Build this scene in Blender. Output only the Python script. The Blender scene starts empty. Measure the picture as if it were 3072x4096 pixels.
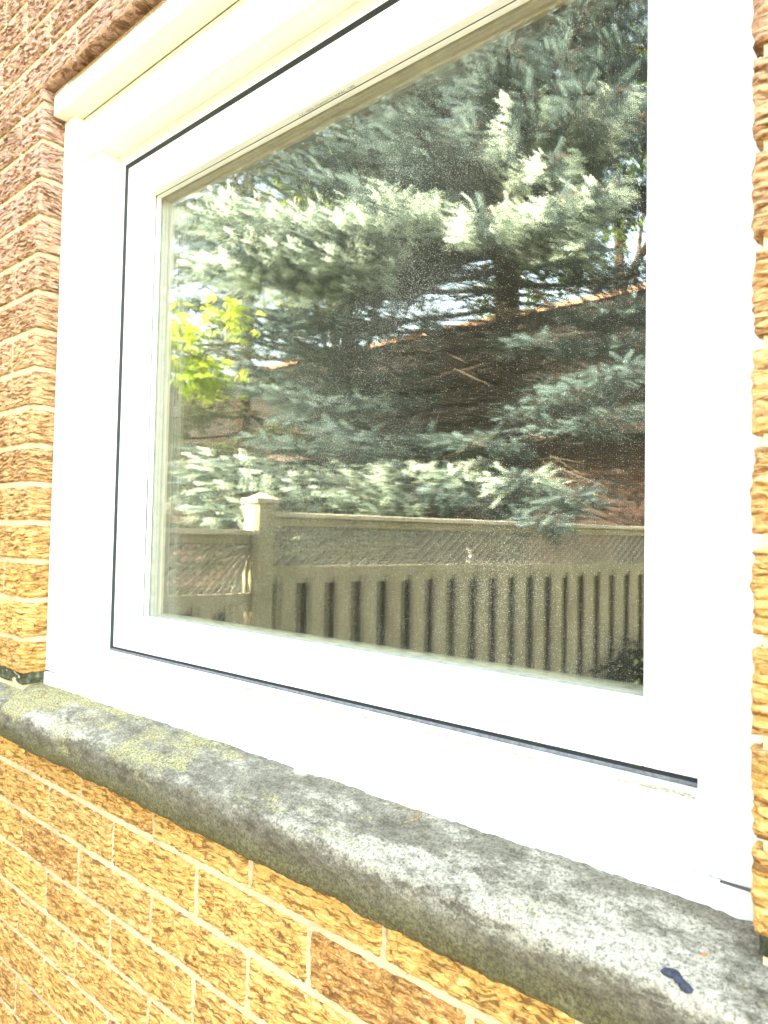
import bpy, bmesh, math, random
import numpy as np
from mathutils import Vector, Matrix

# ------------------------------------------------------------------ camera
SC = bpy.context.scene
COL = SC.collection
YAW, PITCH, ROLL = 0.71233, 0.03524, 0.01949
CAM = Vector((0, -0.58464, 0.45176))
fw = Vector((-math.sin(YAW) * math.cos(PITCH), math.cos(YAW) * math.cos(PITCH), math.sin(PITCH)))
rt = Vector((math.cos(YAW), math.sin(YAW), 0))
up = rt.cross(fw)
r2 = rt * math.cos(ROLL) + up * math.sin(ROLL)
u2 = -rt * math.sin(ROLL) + up * math.cos(ROLL)
cd = bpy.data.cameras.new('camera')
cam = bpy.data.objects.new('camera', cd)
COL.objects.link(cam)
M = Matrix((r2, u2, -fw)).transposed().to_4x4()
M.translation = CAM
cam.matrix_world = M
cd.sensor_fit = 'VERTICAL'
cd.sensor_height = 36.0
cd.lens = 36.0 * 2840 / 4096
cd.clip_start = 0.02
cd.clip_end = 500
cd.dof.use_dof = True
cd.dof.focus_distance = 0.92
cd.dof.aperture_fstop = 9.0
SC.camera = cam

# ------------------------------------------------------------------ light
SUN_DIR = Vector((-0.34, 0.72, 0.62)).normalized()          # towards the sun
W = bpy.data.worlds.new("World")
SC.world = W
W.use_nodes = True
wn = W.node_tree.nodes
sky = wn.new('ShaderNodeTexSky')
sky.sky_type = 'NISHITA'
sky.sun_disc = False
sky.sun_elevation = math.asin(SUN_DIR.z)
sky.sun_rotation = math.atan2(SUN_DIR.x, SUN_DIR.y)
sky.air_density = 1.0
sky.dust_density = 3.0
sky.ozone_density = 0.2
wb = wn.new('ShaderNodeMix'); wb.data_type = 'RGBA'; wb.blend_type = 'MULTIPLY'; wb.inputs[0].default_value = 1
wb.inputs[7].default_value = (1.0, .89, .70, 1)                # warm tint over the sky light, set like a white balance
W.node_tree.links.new(sky.outputs[0], wb.inputs[6])
W.node_tree.links.new(wb.outputs[2], wn['Background'].inputs[0])
wn['Background'].inputs[1].default_value = 0.15
sl = bpy.data.lights.new('sun', 'SUN')
sl.energy = 5.0
sl.angle = math.radians(0.5)
sl.color = (1.0, 0.95, 0.86)
so = bpy.data.objects.new('sun', sl)
COL.objects.link(so)
so.rotation_euler = SUN_DIR.to_track_quat('Z', 'Y').to_euler()
so.location = (-8, 4, 12)
SC.view_settings.view_transform = 'Standard'
SC.view_settings.look = 'None'
SC.view_settings.gamma = 1
SC.view_settings.exposure = 5.0
SC.render.resolution_x = 768
SC.render.resolution_y = 1024

# ------------------------------------------------------------------ helpers
rng = np.random.default_rng(7)
random.seed(7)
_L = rng.random((256, 256))

def vnoise(x, y, s=0):
    x = np.asarray(x, float) + s * 17.31; y = np.asarray(y, float) + s * 9.77
    xi = np.floor(x).astype(int); yi = np.floor(y).astype(int)
    fx = x - xi; fy = y - yi
    fx = fx * fx * (3 - 2 * fx); fy = fy * fy * (3 - 2 * fy)
    a = _L[xi & 255, yi & 255]; b = _L[(xi + 1) & 255, yi & 255]
    c = _L[xi & 255, (yi + 1) & 255]; d = _L[(xi + 1) & 255, (yi + 1) & 255]
    return (a * (1 - fx) + b * fx) * (1 - fy) + (c * (1 - fx) + d * fx) * fy

def fbm(x, y, s=0, o=4):
    t = 0; a = .5; n = 0
    for i in range(o):
        t = t + a * vnoise(x * 2 ** i, y * 2 ** i, s + i); n += a; a *= .5
    return t / n

def tag(o, label=None, cat=None, group=None, kind=None):
    if label: o['label'] = label
    if cat: o['category'] = cat
    if group: o['group'] = group
    if kind: o['kind'] = kind
    return o

def empty(name, loc=(0, 0, 0), **k):
    o = bpy.data.objects.new(name, None); COL.objects.link(o); o.location = loc
    o.empty_display_size = .1
    return tag(o, **k)

def link(name, me, mats, parent=None, smooth=False):
    o = bpy.data.objects.new(name, me); COL.objects.link(o)
    for m in (mats if isinstance(mats, (list, tuple)) else [mats]): me.materials.append(m)
    if smooth: me.polygons.foreach_set('use_smooth', [True] * len(me.polygons))
    if parent:
        o.parent = parent
        # geometry is written in world space: cancel the parent's offset
        w = Vector((0, 0, 0)); p = parent
        while p: w += p.location; p = p.parent
        o.location = -w
    return o

def mesh_np(name, V, F, mi=None, col=None, nper=4):
    """V (n,3), F (m,nper) numpy."""
    me = bpy.data.meshes.new(name)
    V = np.ascontiguousarray(V, np.float32); F = np.ascontiguousarray(F, np.int32)
    me.vertices.add(len(V)); me.vertices.foreach_set('co', V.ravel())
    me.loops.add(F.size); me.loops.foreach_set('vertex_index', F.ravel())
    me.polygons.add(len(F))
    me.polygons.foreach_set('loop_start', np.arange(0, F.size, nper, dtype=np.int32))
    me.polygons.foreach_set('loop_total', np.full(len(F), nper, np.int32))
    if mi is not None: me.polygons.foreach_set('material_index', np.asarray(mi, np.int32))
    me.update(calc_edges=True)
    if col is not None:
        a = me.attributes.new('tone', 'FLOAT', 'POINT'); a.data.foreach_set('value', np.asarray(col, np.float32))
    me.validate()
    return me

class MB:
    """collects boxes, tubes, prisms; build() links them as one mesh object"""
    def __init__(s): s.v = []; s.f = []
    def box(s, x0, x1, y0, y1, z0, z1, M=None):
        b = len(s.v)
        P = [(x0, y0, z0), (x1, y0, z0), (x1, y1, z0), (x0, y1, z0), (x0, y0, z1), (x1, y0, z1), (x1, y1, z1), (x0, y1, z1)]
        if M: P = [tuple(M @ Vector(p)) for p in P]
        s.v += P
        for q in ((3, 2, 1, 0), (4, 5, 6, 7), (0, 1, 5, 4), (1, 2, 6, 5), (2, 3, 7, 6), (3, 0, 4, 7)): s.f.append(tuple(b + i for i in q))
        return s
    def quad(s, *P):
        b = len(s.v); s.v += [tuple(p) for p in P]; s.f.append(tuple(range(b, b + len(P)))); return s
    def ring(s, X0, X1, Z0, Z1, x0, x1, z0, z1, y0, y1):
        """rectangular frame, outer X0..Z1, inner x0..z1, verticals run full height"""
        if x0 > X0: s.box(X0, x0, y0, y1, Z0, Z1)
        if x1 < X1: s.box(x1, X1, y0, y1, Z0, Z1)
        if z0 > Z0: s.box(x0, x1, y0, y1, Z0, z0)
        if z1 < Z1: s.box(x0, x1, y0, y1, z1, Z1)
        return s
    def tube(s, pts, rad, n=6):
        pts = [Vector(p) for p in pts]
        if not hasattr(rad, '__len__'): rad = [rad] * len(pts)
        b0 = len(s.v)
        for i, p in enumerate(pts):
            d = (pts[min(i + 1, len(pts) - 1)] - pts[max(i - 1, 0)]).normalized()
            a = d.orthogonal().normalized() if abs(d.z) > .95 else d.cross(Vector((0, 0, 1))).normalized()
            c = d.cross(a)
            for k in range(n):
                t = 2 * math.pi * k / n
                s.v.append(tuple(p + (a * math.cos(t) + c * math.sin(t)) * rad[i]))
        for i in range(len(pts) - 1):
            for k in range(n):
                s.f.append((b0 + i * n + k, b0 + i * n + (k + 1) % n, b0 + (i + 1) * n + (k + 1) % n, b0 + (i + 1) * n + k))
        s.f.append(tuple(b0 + k for k in range(n))[::-1]); s.f.append(tuple(b0 + (len(pts) - 1) * n + k for k in range(n)))
        return s
    def build(s, name, mat, parent=None, bevel=0, smooth=False):
        me = bpy.data.meshes.new(name); me.from_pydata(s.v, [], s.f); me.update()
        o = link(name, me, mat, parent, smooth)
        if bevel:
            m = o.modifiers.new('bevel', 'BEVEL'); m.width = bevel; m.segments = 2; m.limit_method = 'ANGLE'
        return o

# ------------------------------------------------------------------ materials
class NT:
    def __init__(s, name):
        s.m = bpy.data.materials.new(name); s.m.use_nodes = True; s.t = s.m.node_tree; s.n = s.t.nodes
        s.p = s.n['Principled BSDF']; s.out = s.n['Material Output']
        s.tc = s.n.new('ShaderNodeTexCoord').outputs['Object']
    def L(s, a, b): s.t.links.new(a, b)
    def val(s, inp, v):
        if isinstance(v, bpy.types.NodeSocket): s.L(v, inp)
        else: inp.default_value = v
    def mapv(s, scale, src=None):
        n = s.n.new('ShaderNodeMapping'); s.L(src or s.tc, n.inputs[0]); n.inputs['Scale'].default_value = scale; return n.outputs[0]
    def noise(s, scale, detail=4, rough=.55, src=None, dist=0):
        n = s.n.new('ShaderNodeTexNoise'); s.L(src or s.tc, n.inputs[0]); n.inputs['Scale'].default_value = scale
        n.inputs['Detail'].default_value = detail; n.inputs['Roughness'].default_value = rough; n.inputs['Distortion'].default_value = dist
        return n.outputs[0]
    def voro(s, scale, src=None, feat='F1'):
        n = s.n.new('ShaderNodeTexVoronoi'); s.L(src or s.tc, n.inputs[0]); n.inputs['Scale'].default_value = scale; n.feature = feat
        return n
    def ramp(s, fac, stops, interp='LINEAR'):
        n = s.n.new('ShaderNodeValToRGB'); s.L(fac, n.inputs[0]); e = n.color_ramp.elements; n.color_ramp.interpolation = interp
        while len(e) < len(stops): e.new(.5)
        for i, (p, c) in enumerate(stops):
            e[i].position = p; e[i].color = (*c, 1) if len(c) == 3 else c
        return n.outputs[0]
    def rng(s, v, a, b, c=0, d=1):
        n = s.n.new('ShaderNodeMapRange'); s.L(v, n.inputs[0])
        for i, x in enumerate((a, b, c, d)): n.inputs[i + 1].default_value = x
        return n.outputs[0]
    def mix(s, f, a, b, mode='MIX'):
        n = s.n.new('ShaderNodeMix'); n.data_type = 'RGBA'; n.blend_type = mode
        s.val(n.inputs[0], f)
        for i, v in ((6, a), (7, b)):
            if isinstance(v, tuple): v = (*v, 1) if len(v) == 3 else v
            s.val(n.inputs[i], v)
        return n.outputs[2]
    def math(s, op, a, b=0., c=0.):
        n = s.n.new('ShaderNodeMath'); n.operation = op
        for i, v in enumerate((a, b, c)): s.val(n.inputs[i], v)
        return n.outputs[0]
    def bump(s, h, strength=.5, dist=.01, nrm=None):
        n = s.n.new('ShaderNodeBump'); s.L(h, n.inputs['Height']); n.inputs['Strength'].default_value = strength
        n.inputs['Distance'].default_value = dist
        if nrm: s.L(nrm, n.inputs['Normal'])
        return n.outputs[0]
    def attr(s, name):
        n = s.n.new('ShaderNodeAttribute'); n.attribute_name = name; return n.outputs['Fac']
    def sep(s, v=None):
        n = s.n.new('ShaderNodeSeparateXYZ'); s.L(v or s.tc, n.inputs[0]); return n.outputs
    def done(s, col=None, rough=None, nrm=None, spec=None, metal=None):
        if col is not None:
            s.val(s.p.inputs['Base Color'], (*col, 1) if isinstance(col, tuple) and len(col) == 3 else col)
        if rough is not None: s.val(s.p.inputs['Roughness'], rough)
        if nrm: s.L(nrm, s.p.inputs['Normal'])
        if spec is not None: s.p.inputs['Specular IOR Level'].default_value = spec
        if metal is not None: s.p.inputs['Metallic'].default_value = metal
        return s.m

def m_brick():
    t = NT('brick')
    tone = t.attr('tone')
    base = t.ramp(tone, [(0, (.42, .195, .050)), (.25, (.58, .30, .075)), (.5, (.49, .24, .060)), (.75, (.64, .35, .090)), (1, (.54, .29, .085))])
    z = t.sep()[2]
    up_ = t.rng(z, .35, 1.15)                                     # upper courses coloured pinker to imitate bluish sky light on them
    base = t.mix(up_, base, t.ramp(tone, [(0, (.34, .19, .165)), (.5, (.47, .275, .235)), (1, (.41, .235, .205))]))
    g = t.noise(260, 5, .65)
    c = t.mix(t.rng(g, .45, .85), base, (.62, .42, .19), 'MIX')
    c = t.mix(t.math('MULTIPLY', t.rng(g, .45, .32), .35), c, (.13, .06, .03))
    chips = t.voro(46, t.mapv((1, 1, 1.6))); cf = t.math('MULTIPLY', t.math('LESS_THAN', t.math('ADD', chips.outputs['Distance'], t.math('MULTIPLY', t.noise(150, 3), .25)), .27), t.math('GREATER_THAN', t.sep(chips.outputs['Color'])[0], .7))
    c = t.mix(t.math('MULTIPLY', cf, .55), c, (.66, .44, .25))
    blot = t.noise(28, 4, .6)
    c = t.mix(t.math('MULTIPLY', t.rng(blot, .55, .72), .35), c, (.22, .12, .08))
    st_ = t.noise(1, 7, .72, t.mapv((34, 34, 190)), .6)
    c = t.mix(t.math('MULTIPLY', t.rng(st_, .50, .57), .80), c, (.125, .052, .018))  # dark streaks painted in to imitate shadowed crevices
    c = t.mix(t.math('MULTIPLY', t.rng(st_, .45, .38), .55), c, (.80, .58, .27))  # pale streaks painted in to imitate lit crests
    n = t.bump(t.noise(420, 5, .7), .5, .0022)
    n = t.bump(t.noise(90, 4, .6, t.mapv((1, 1, 2.2))), .5, .004, n)
    return t.done(c, .92, n, .15)

def m_mortar():
    t = NT('mortar')
    g = t.noise(330, 4, .7)
    c = t.ramp(t.noise(9, 4, .6), [(.3, (.50, .39, .23)), (.7, (.65, .54, .35))])
    c = t.mix(t.math('MULTIPLY', t.rng(g, .5, .35), .5), c, (.28, .22, .13))
    c = t.mix(t.math('MULTIPLY', t.rng(t.noise(24, 5, .7), .52, .66), .55), c, (.33, .25, .14))
    n = t.bump(g, .55, .002)
    n = t.bump(t.noise(40, 3), .5, .004, n)
    return t.done(c, .95, n, .1)

def m_dirtymortar():
    t = NT('dark_base_mortar')
    c = t.ramp(t.noise(90, 5, .7), [(.3, (.03, .03, .018)), (.55, (.10, .10, .06)), (.75, (.30, .29, .22))])
    return t.done(c, .95, t.bump(t.noise(200, 5, .7), .8, .006), .1)

def m_paint(name='white_frame', col=(.80, .79, .75), dirt=.25):
    t = NT(name)
    d = t.noise(6, 6, .65); sp = t.noise(190, 3, .6)
    c = t.mix(t.math('MULTIPLY', t.rng(d, .5, .72), dirt), col, (.70, .66, .50))
    # small specks of grime
    v = t.voro(60); wn_ = t.noise(7, 3)
    f = t.math('MULTIPLY', t.math('LESS_THAN', v.outputs['Distance'], .045), t.math('GREATER_THAN', wn_, .52))
    c = t.mix(t.math('MULTIPLY', f, .8), c, (.22, .20, .14))
    n = t.bump(sp, .06, .001)
    return t.done(c, t.rng(d, .3, .7, .38, .6), n, .4)

def m_simple(name, col, rough=.6, nz=60, amt=.3, bump=.2, spec=.3, metal=None):
    t = NT(name)
    d = tuple(x * (1 - amt) for x in col)
    g = t.noise(nz, 5, .6)
    return t.done(t.mix(t.rng(g, .35, .7), d, col), rough, t.bump(g, bump, .004), spec, metal)

def m_stone():
    t = NT('sill_stone')
    p = t.sep()
    v = t.mapv((1, 1.9, 1.9))
    big = t.noise(4.5, 8, .62, v); a = t.noise(17, 12, .80, v); s2 = t.noise(75, 9, .82, t.mapv((.7, 1.5, 1.5)))
    b = t.noise(8, 12, .74, t.mapv((.8, 1.7, 1.7))); f = t.noise(330, 5, .75)
    m = t.math('ADD', t.math('MULTIPLY', a, .62), t.math('MULTIPLY', s2, .38))
    c = t.ramp(t.math('ADD', m, t.rng(p[2], .112, .130, -.03, .022)), [(.38, (.082, .066, .043)), (.46, (.165, .138, .098)), (.52, (.235, .202, .147)), (.60, (.36, .315, .235))])  # top paler and nose darker by height, imitating light from above
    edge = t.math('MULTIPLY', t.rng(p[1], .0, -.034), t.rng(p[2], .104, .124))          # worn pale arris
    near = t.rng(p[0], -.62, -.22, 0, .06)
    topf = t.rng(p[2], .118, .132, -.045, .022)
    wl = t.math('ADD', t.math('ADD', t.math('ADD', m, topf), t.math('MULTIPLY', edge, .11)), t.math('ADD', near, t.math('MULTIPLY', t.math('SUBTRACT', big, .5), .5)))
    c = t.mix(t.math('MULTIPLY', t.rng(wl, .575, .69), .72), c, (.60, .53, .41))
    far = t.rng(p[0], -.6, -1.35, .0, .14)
    yl = t.math('ADD', t.math('ADD', b, far), t.rng(p[2], .112, .130, -.07, .02))
    c = t.mix(t.math('MULTIPLY', t.rng(yl, .585, .66), .75), c, t.mix(t.rng(f, .4, .65), (.26, .225, .11), (.58, .50, .22)))
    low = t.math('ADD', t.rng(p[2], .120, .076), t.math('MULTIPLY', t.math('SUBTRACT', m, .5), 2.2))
    c = t.mix(t.math('MULTIPLY', t.rng(low, .30, .95), .8), c, t.mix(t.rng(f, .4, .65), (.075, .062, .020), (.20, .17, .065)))  # olive lower face, its darkening also painted in as shade
    vo = t.voro(15); rr_ = t.math('ADD', vo.outputs['Distance'], t.math('MULTIPLY', t.math('SUBTRACT', s2, .5), .25))
    pk = t.math('MULTIPLY', t.rng(rr_, .24, .17), t.math('GREATER_THAN', vo.outputs['Color'], .60))
    c = t.mix(t.math('MULTIPLY', pk, .8), c, (.64, .58, .43))
    c = t.mix(t.math('MULTIPLY', t.rng(f, .53, .38), .7), c, (.06, .053, .040))
    n = t.bump(f, .7, .003)
    n = t.bump(s2, .6, .005, n)
    return t.done(c, .93, n, .12)

def m_glass():
    t = NT('window_glass')
    t.n.remove(t.p)
    g = t.n.new('ShaderNodeNewGeometry')
    dp = t.n.new('ShaderNodeVectorMath'); dp.operation = 'DOT_PRODUCT'
    t.L(g.outputs['Incoming'], dp.inputs[0]); t.L(g.outputs['True Normal'], dp.inputs[1])
    c = t.math('ABSOLUTE', dp.outputs['Value'])
    k = t.math('POWER', t.math('SUBTRACT', 1., c), 5.)
    F = t.math('MULTIPLY_ADD', k, .93, .078)
    tr = t.n.new('ShaderNodeBsdfTransparent'); tr.inputs[0].default_value = (.97, .965, .92, 1)
    gl = t.n.new('ShaderNodeBsdfGlossy'); gl.inputs['Roughness'].default_value = 0.0; gl.inputs[0].default_value = (1, 1, .97, 1)
    w = t.bump(t.noise(3.2, 2, .5), .02, .004); t.L(w, gl.inputs['Normal'])
    mx = t.n.new('ShaderNodeMixShader'); t.L(F, mx.inputs[0]); t.L(tr.outputs[0], mx.inputs[1]); t.L(gl.outputs[0], mx.inputs[2])
    t.L(mx.outputs[0], t.out.inputs[0])
    return t, mx

def m_glass_dusty():
    t, mx = m_glass()
    t.m.name = 'dusty_window_glass'
    df = t.n.new('ShaderNodeBsdfDiffuse'); df.inputs[0].default_value = (.75, .72, .62, 1)
    v = t.voro(720); dens = t.noise(5, 5, .6)
    spk = t.math('LESS_THAN', v.outputs['Distance'], t.rng(dens, .3, .7, .10, .26))
    sel = t.math('GREATER_THAN', t.sep(v.outputs['Color'])[0], .45)
    v2 = t.voro(210); s2_ = t.math('LESS_THAN', v2.outputs['Distance'], .085)
    film = t.rng(dens, .3, .75, .005, .012)
    f = t.math('MAXIMUM', t.math('MULTIPLY', t.math('MULTIPLY', spk, sel), .55), film)
    f = t.math('MAXIMUM', f, t.math('MULTIPLY', s2_, .5))
    m2 = t.n.new('ShaderNodeMixShader'); t.L(f, m2.inputs[0]); t.L(mx.outputs[0], m2.inputs[1]); t.L(df.outputs[0], m2.inputs[2])
    t.L(m2.outputs[0], t.out.inputs[0])
    return t.m

def m_screen():
    t = NT('insect_screen_weave')
    p = t.sep()
    def wave(s): 
        a = t.math('FRACT', t.math('MULTIPLY', s, 1 / .0021))
        return t.math('LESS_THAN', a, .24)
    f = t.math('MAXIMUM', wave(p[0]), wave(p[2]))
    tr = t.n.new('ShaderNodeBsdfTransparent')
    df = t.n.new('ShaderNodeBsdfDiffuse'); df.inputs[0].default_value = (.045, .038, .026, 1)
    mx = t.n.new('ShaderNodeMixShader'); t.L(f, mx.inputs[0]); t.L(tr.outputs[0], mx.inputs[1]); t.L(df.outputs[0], mx.inputs[2])
    t.L(mx.outputs[0], t.out.inputs[0])
    return t.m

def m_leaf(name, a, b, trans=.35, scale=2.5, tip=None):
    t = NT(name)
    c = t.mix(t.rng(t.noise(scale, 3), .35, .65), a, b)
    tone = t.attr('tone')
    c = t.mix(t.math('MULTIPLY', t.math('MINIMUM', tone, 1.), .45), c, tuple(x * .5 for x in a))
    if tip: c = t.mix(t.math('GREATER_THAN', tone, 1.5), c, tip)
    df = t.n.new('ShaderNodeBsdfDiffuse'); t.L(c, df.inputs[0])
    tl = t.n.new('ShaderNodeBsdfTranslucent'); t.L(c, tl.inputs[0])
    mx = t.n.new('ShaderNodeMixShader'); mx.inputs[0].default_value = trans
    t.L(df.outputs[0], mx.inputs[1]); t.L(tl.outputs[0], mx.inputs[2]); t.L(mx.outputs[0], t.out.inputs[0])
    return t.m

def m_wood(name='weathered_fence_wood', a=(.28, .245, .155), b=(.47, .425, .29)):
    t = NT(name)
    g = t.noise(16, 6, .65, t.mapv((6, 6, .5)))
    c = t.ramp(g, [(.32, a), (.66, b)])
    c = t.mix(t.math('MULTIPLY', t.rng(t.noise(5, 5, .7, t.mapv((3, 3, .6))), .48, .68), .5), c, tuple(x * .6 for x in a))
    c = t.mix(t.math('MULTIPLY', t.rng(t.noise(3, 4), .5, .7), .5), c, (.23, .23, .12))
    return t.done(c, .85, t.bump(g, .3, .004), .15)

def m_shingle():
    t = NT('brown_roof_shingles')
    br = t.n.new('ShaderNodeTexBrick'); t.L(t.mapv((1, 1, 1)), br.inputs[0])
    br.inputs['Scale'].default_value = 3.2
    for i, c in ((1, (.014, .012, .010)), (2, (.010, .0088, .0075)), (3, (.005, .0045, .004))): br.inputs[i].default_value = (*c, 1)
    br.inputs['Mortar Size'].default_value = .012
    c = t.mix(.4, br.outputs[0], t.ramp(t.noise(40, 4), [(.3, (.007, .0062, .0055)), (.7, (.018, .0155, .013))]))
    return t.done(c, .95, t.bump(br.outputs[1], .4, .01), .1)

def m_flatbrick(name, a, b, mo, off=0, rot=True):
    t = NT(name)
    s = t.sep()
    cm = t.n.new('ShaderNodeCombineXYZ'); t.L(t.math('ADD', s[0], s[1]), cm.inputs[0]); t.L(s[2], cm.inputs[1])
    br = t.n.new('ShaderNodeTexBrick'); t.L(cm.outputs[0], br.inputs[0]); br.inputs['Scale'].default_value = 1
    br.inputs['Brick Width'].default_value = .225; br.inputs['Row Height'].default_value = .075; br.inputs['Mortar Size'].default_value = .005
    for i, c in ((1, a), (2, b), (3, mo)): br.inputs[i].default_value = (*c, 1)
    g = t.noise(120, 5, .7)
    c = t.mix(t.math('MULTIPLY', t.rng(g, .5, .35), .4), br.outputs[0], tuple(x * .4 for x in a))
    n = t.bump(t.noise(70, 5, .7, t.mapv((1, 1, 2))), .8, .01)
    n = t.bump(br.outputs[1], -.6, .008, n)
    return t.done(c, .92, n, .15)

BRICK, MORTAR, BASEM = m_brick(), m_mortar(), m_dirtymortar()
WHITE = m_paint()
CREAM = m_paint('cream_head_paint', (.80, .765, .62), .5)
BLACK = m_simple('black_rubber', (.018, .017, .018), .55, 80, .3)
GREYM = m_simple('grey_weather_strip', (.20, .195, .21), .5, 150, .5, .3)
STONE = m_stone()
GLASS = m_glass_dusty(); GLASS2 = m_glass()[0].m; GLASS2.name = 'inner_glass'
SCREEN = m_screen()
FLATB = m_flatbrick('rug_brick_far', (.50, .28, .12), (.40, .22, .10), (.62, .52, .36))

# ================================================================== THE BRICK HOUSE
XL, XR, ZB, ZT = -1.408, -.139, .157, 1.3185
house = empty('brick_house', (0, 0, -1.25), label='tan rock faced brick house with one white framed window', cat='house')

Vs, Fs, Ts, off = [], [], [], 0
def patch(o, u, v, n, Wd, Hd, res, tone, seed, amp=1., smooth=False, jL=None, jR=None):
    """one rough brick face: grid from o along u, v, pushed out along n, skirted back"""
    global off
    nu = max(3, int(Wd / res)); nv = max(3, int(Hd / res))
    a = np.linspace(0, Wd, nu + 1); b = np.linspace(0, Hd, nv + 1)
    A, B = np.meshgrid(a, b, indexing='ij')
    s = seed
    sag = 0
    if smooth:
        h = .0006 * fbm(A / .02, B / .02, s)
    else:
        warp = fbm(A / .035, B / .03, s, 4)
        q1 = float(vnoise(s * 5.13, 2.2)); q2 = float(vnoise(s * 3.71, 8.2)); amp = amp * (.62 + .75 * q2)
        vv = B / (.0075 + .0075 * q1) + (1.8 + 2.6 * q2) * warp + A * (vnoise(s * .37, 1.3) - .5) * 34
        fr = vv - np.floor(vv)
        fr = 1 - fr
        saw = np.where(fr < .80, fr / .80, (1 - fr) / .20) ** 1.2
        mask = .10 + 1.9 * np.clip(fbm(A / .016, B / .011, s + 31, 3) - .28, 0, .55)
        h = (.0066 * (saw - .35) * mask + .0040 * (fbm(A / .05, B / .03, s + 11, 3) - .5) + .0058 * (fbm(A / .013, B / .0034, s + 5, 4) - .5)) * amp
        h += .0018 * (vnoise(s * 1.7, 4.1) - .5)
        sag = .0042 * saw * mask * amp
    e = np.minimum(np.minimum(A, Wd - A), np.minimum(B, Hd - B))
    rag = .0015 + .0035 * vnoise(A / .008, B / .008, s + 3)
    fade = np.clip(e / rag, 0, 1)
    h = h * (.25 + .75 * fade) - .0022 * (1 - fade)
    # ragged outline in the plane
    ju = (vnoise(B / .006, A * 0 + s, s) - .5) * .0035 + (vnoise(B / .02, A * 0 + s, s + 2) - .5) * .003
    jv = (vnoise(A / .007, B * 0 + s, s) - .5) * .0030
    wu = np.clip(1 - A / .006, 0, 1) + np.clip(1 - (Wd - A) / .006, 0, 1)
    wv = np.clip(1 - B / .005, 0, 1) + np.clip(1 - (Hd - B) / .005, 0, 1)
    o, u, v, n = (np.array(q, float) for q in (o, u, v, n))
    P = o + u * (A + ju * wu)[..., None] + v * (B + jv * wv - sag * np.clip(e / .009, 0, 1))[..., None] + n * h[..., None]
    idx = np.arange((nu + 1) * (nv + 1)).reshape(nu + 1, nv + 1) + off
    F = np.stack([idx[:-1, :-1], idx[1:, :-1], idx[1:, 1:], idx[:-1, 1:]], -1).reshape(-1, 4)
    if np.dot(np.cross(u, v), n) < 0: F = F[:, ::-1]
    bd = np.concatenate([idx[:, 0], idx[-1, 1:], idx[-2::-1, -1], idx[0, -2:0:-1]])
    Pf = P.reshape(-1, 3)
    Bk = Pf[bd - off] - n * .016
    bi = np.arange(len(bd)) + off + len(Pf)
    S = np.stack([bd, np.roll(bd, -1), np.roll(bi, -1), bi], -1)
    if np.dot(np.cross(u, v), n) > 0: S = S[:, ::-1]
    Vs.append(Pf); Vs.append(Bk); Fs.append(F); Fs.append(S)
    Ts.append(np.full(len(Pf) + len(Bk), tone))
    off += len(Pf) + len(Bk)

X, Y, Z = (1, 0, 0), (0, 1, 0), (0, 0, 1)
J = .0115                                     # joint width
def course(z0, z1, spans, fineX, seed0):
    """bricks of one course; spans = list of (x0, x1) brick extents including half joints"""
    for i, (a, b) in enumerate(spans):
        s = seed0 + i * 1.37
        tone = vnoise(s * 3.1, seed0 * .77)
        tone = float(np.clip((tone - .5) * 1.9 + .5, 0, 1))
        fine = b > fineX[0] and a < fineX[1]
        patch((a + J / 2, 0, z0 + J / 2), X, Z, (0, -1, 0), b - a - J, z1 - z0 - J, .0018 if fine else .010, tone, s)

LB = .22386
def spans_from(x0, lo, hi):
    k = math.floor((lo - x0) / LB); out = []
    while x0 + k * LB < hi:
        a, b = x0 + k * LB, x0 + (k + 1) * LB
        a, b = max(a, lo), min(b, hi)
        if b - a > .03: out.append((a, b))
        k += 1
    return out
xA, xB = -1.1674 - .112 + .112, -1.2818
LO, HI = -2.95, 2.6
# below the sill
for k in range(-17, 1):
    z0 = k * .075; z1 = z0 + .075
    if k == 0: z1 = .0745
    x0 = xA if k % 2 == 0 else xB
    course(z0, z1, spans_from(x0, LO, HI), (-1.62, .05) if z0 > -.56 else (9, 9), 11 + k * 5.3)
# beside the sill stone (outside the picture): three slightly taller courses
SX0, SX1 = -1.70, .20
for k in range(2):
    z0 = .0745 + k * .0838; z1 = z0 + .0838
    x0 = xB if k % 2 == 0 else xA
    course(z0, z1, spans_from(x0, LO, SX0), (9, 9), 90 + k)
    course(z0, z1, spans_from(x0, SX1, HI), (9, 9), 95 + k)
# jambs
def jamb_course(z0, z1, half, seed, right_dz=0):
    w = .1075 if half else .219
    L = [(XL - w, XL + J / 2)]
    course(z0, z1, L, (-9, 9), seed)
    course(z0, z1, spans_from(XL - w - LB * 6, LO, XL - w), (-1.7, 9), seed + 3)
    z0 -= right_dz; z1 -= right_dz
    course(z0, z1, [(XR - J / 2, XR + w)], (-9, 9), seed + 5)
    course(z0, z1, spans_from(XR + w, XR + w, HI), (9, 9), seed + 8)
    # the faces inside the opening
    tone = float(np.clip(vnoise(seed * 2.3, 5.5) * .25, 0, 1))  # darker brick tone here stands in for shade on the reveal
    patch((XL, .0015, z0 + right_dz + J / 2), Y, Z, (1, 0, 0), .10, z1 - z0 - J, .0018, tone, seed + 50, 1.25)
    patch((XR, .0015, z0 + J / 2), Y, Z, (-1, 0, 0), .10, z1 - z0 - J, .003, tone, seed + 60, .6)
jamb_course(.173, .242, False, 140, .010)
for k in range(14):
    z0 = .242 + k * .075
    jamb_course(z0, z0 + .075, k % 2 == 1, 150 + k * 7.1, .012)
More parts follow.
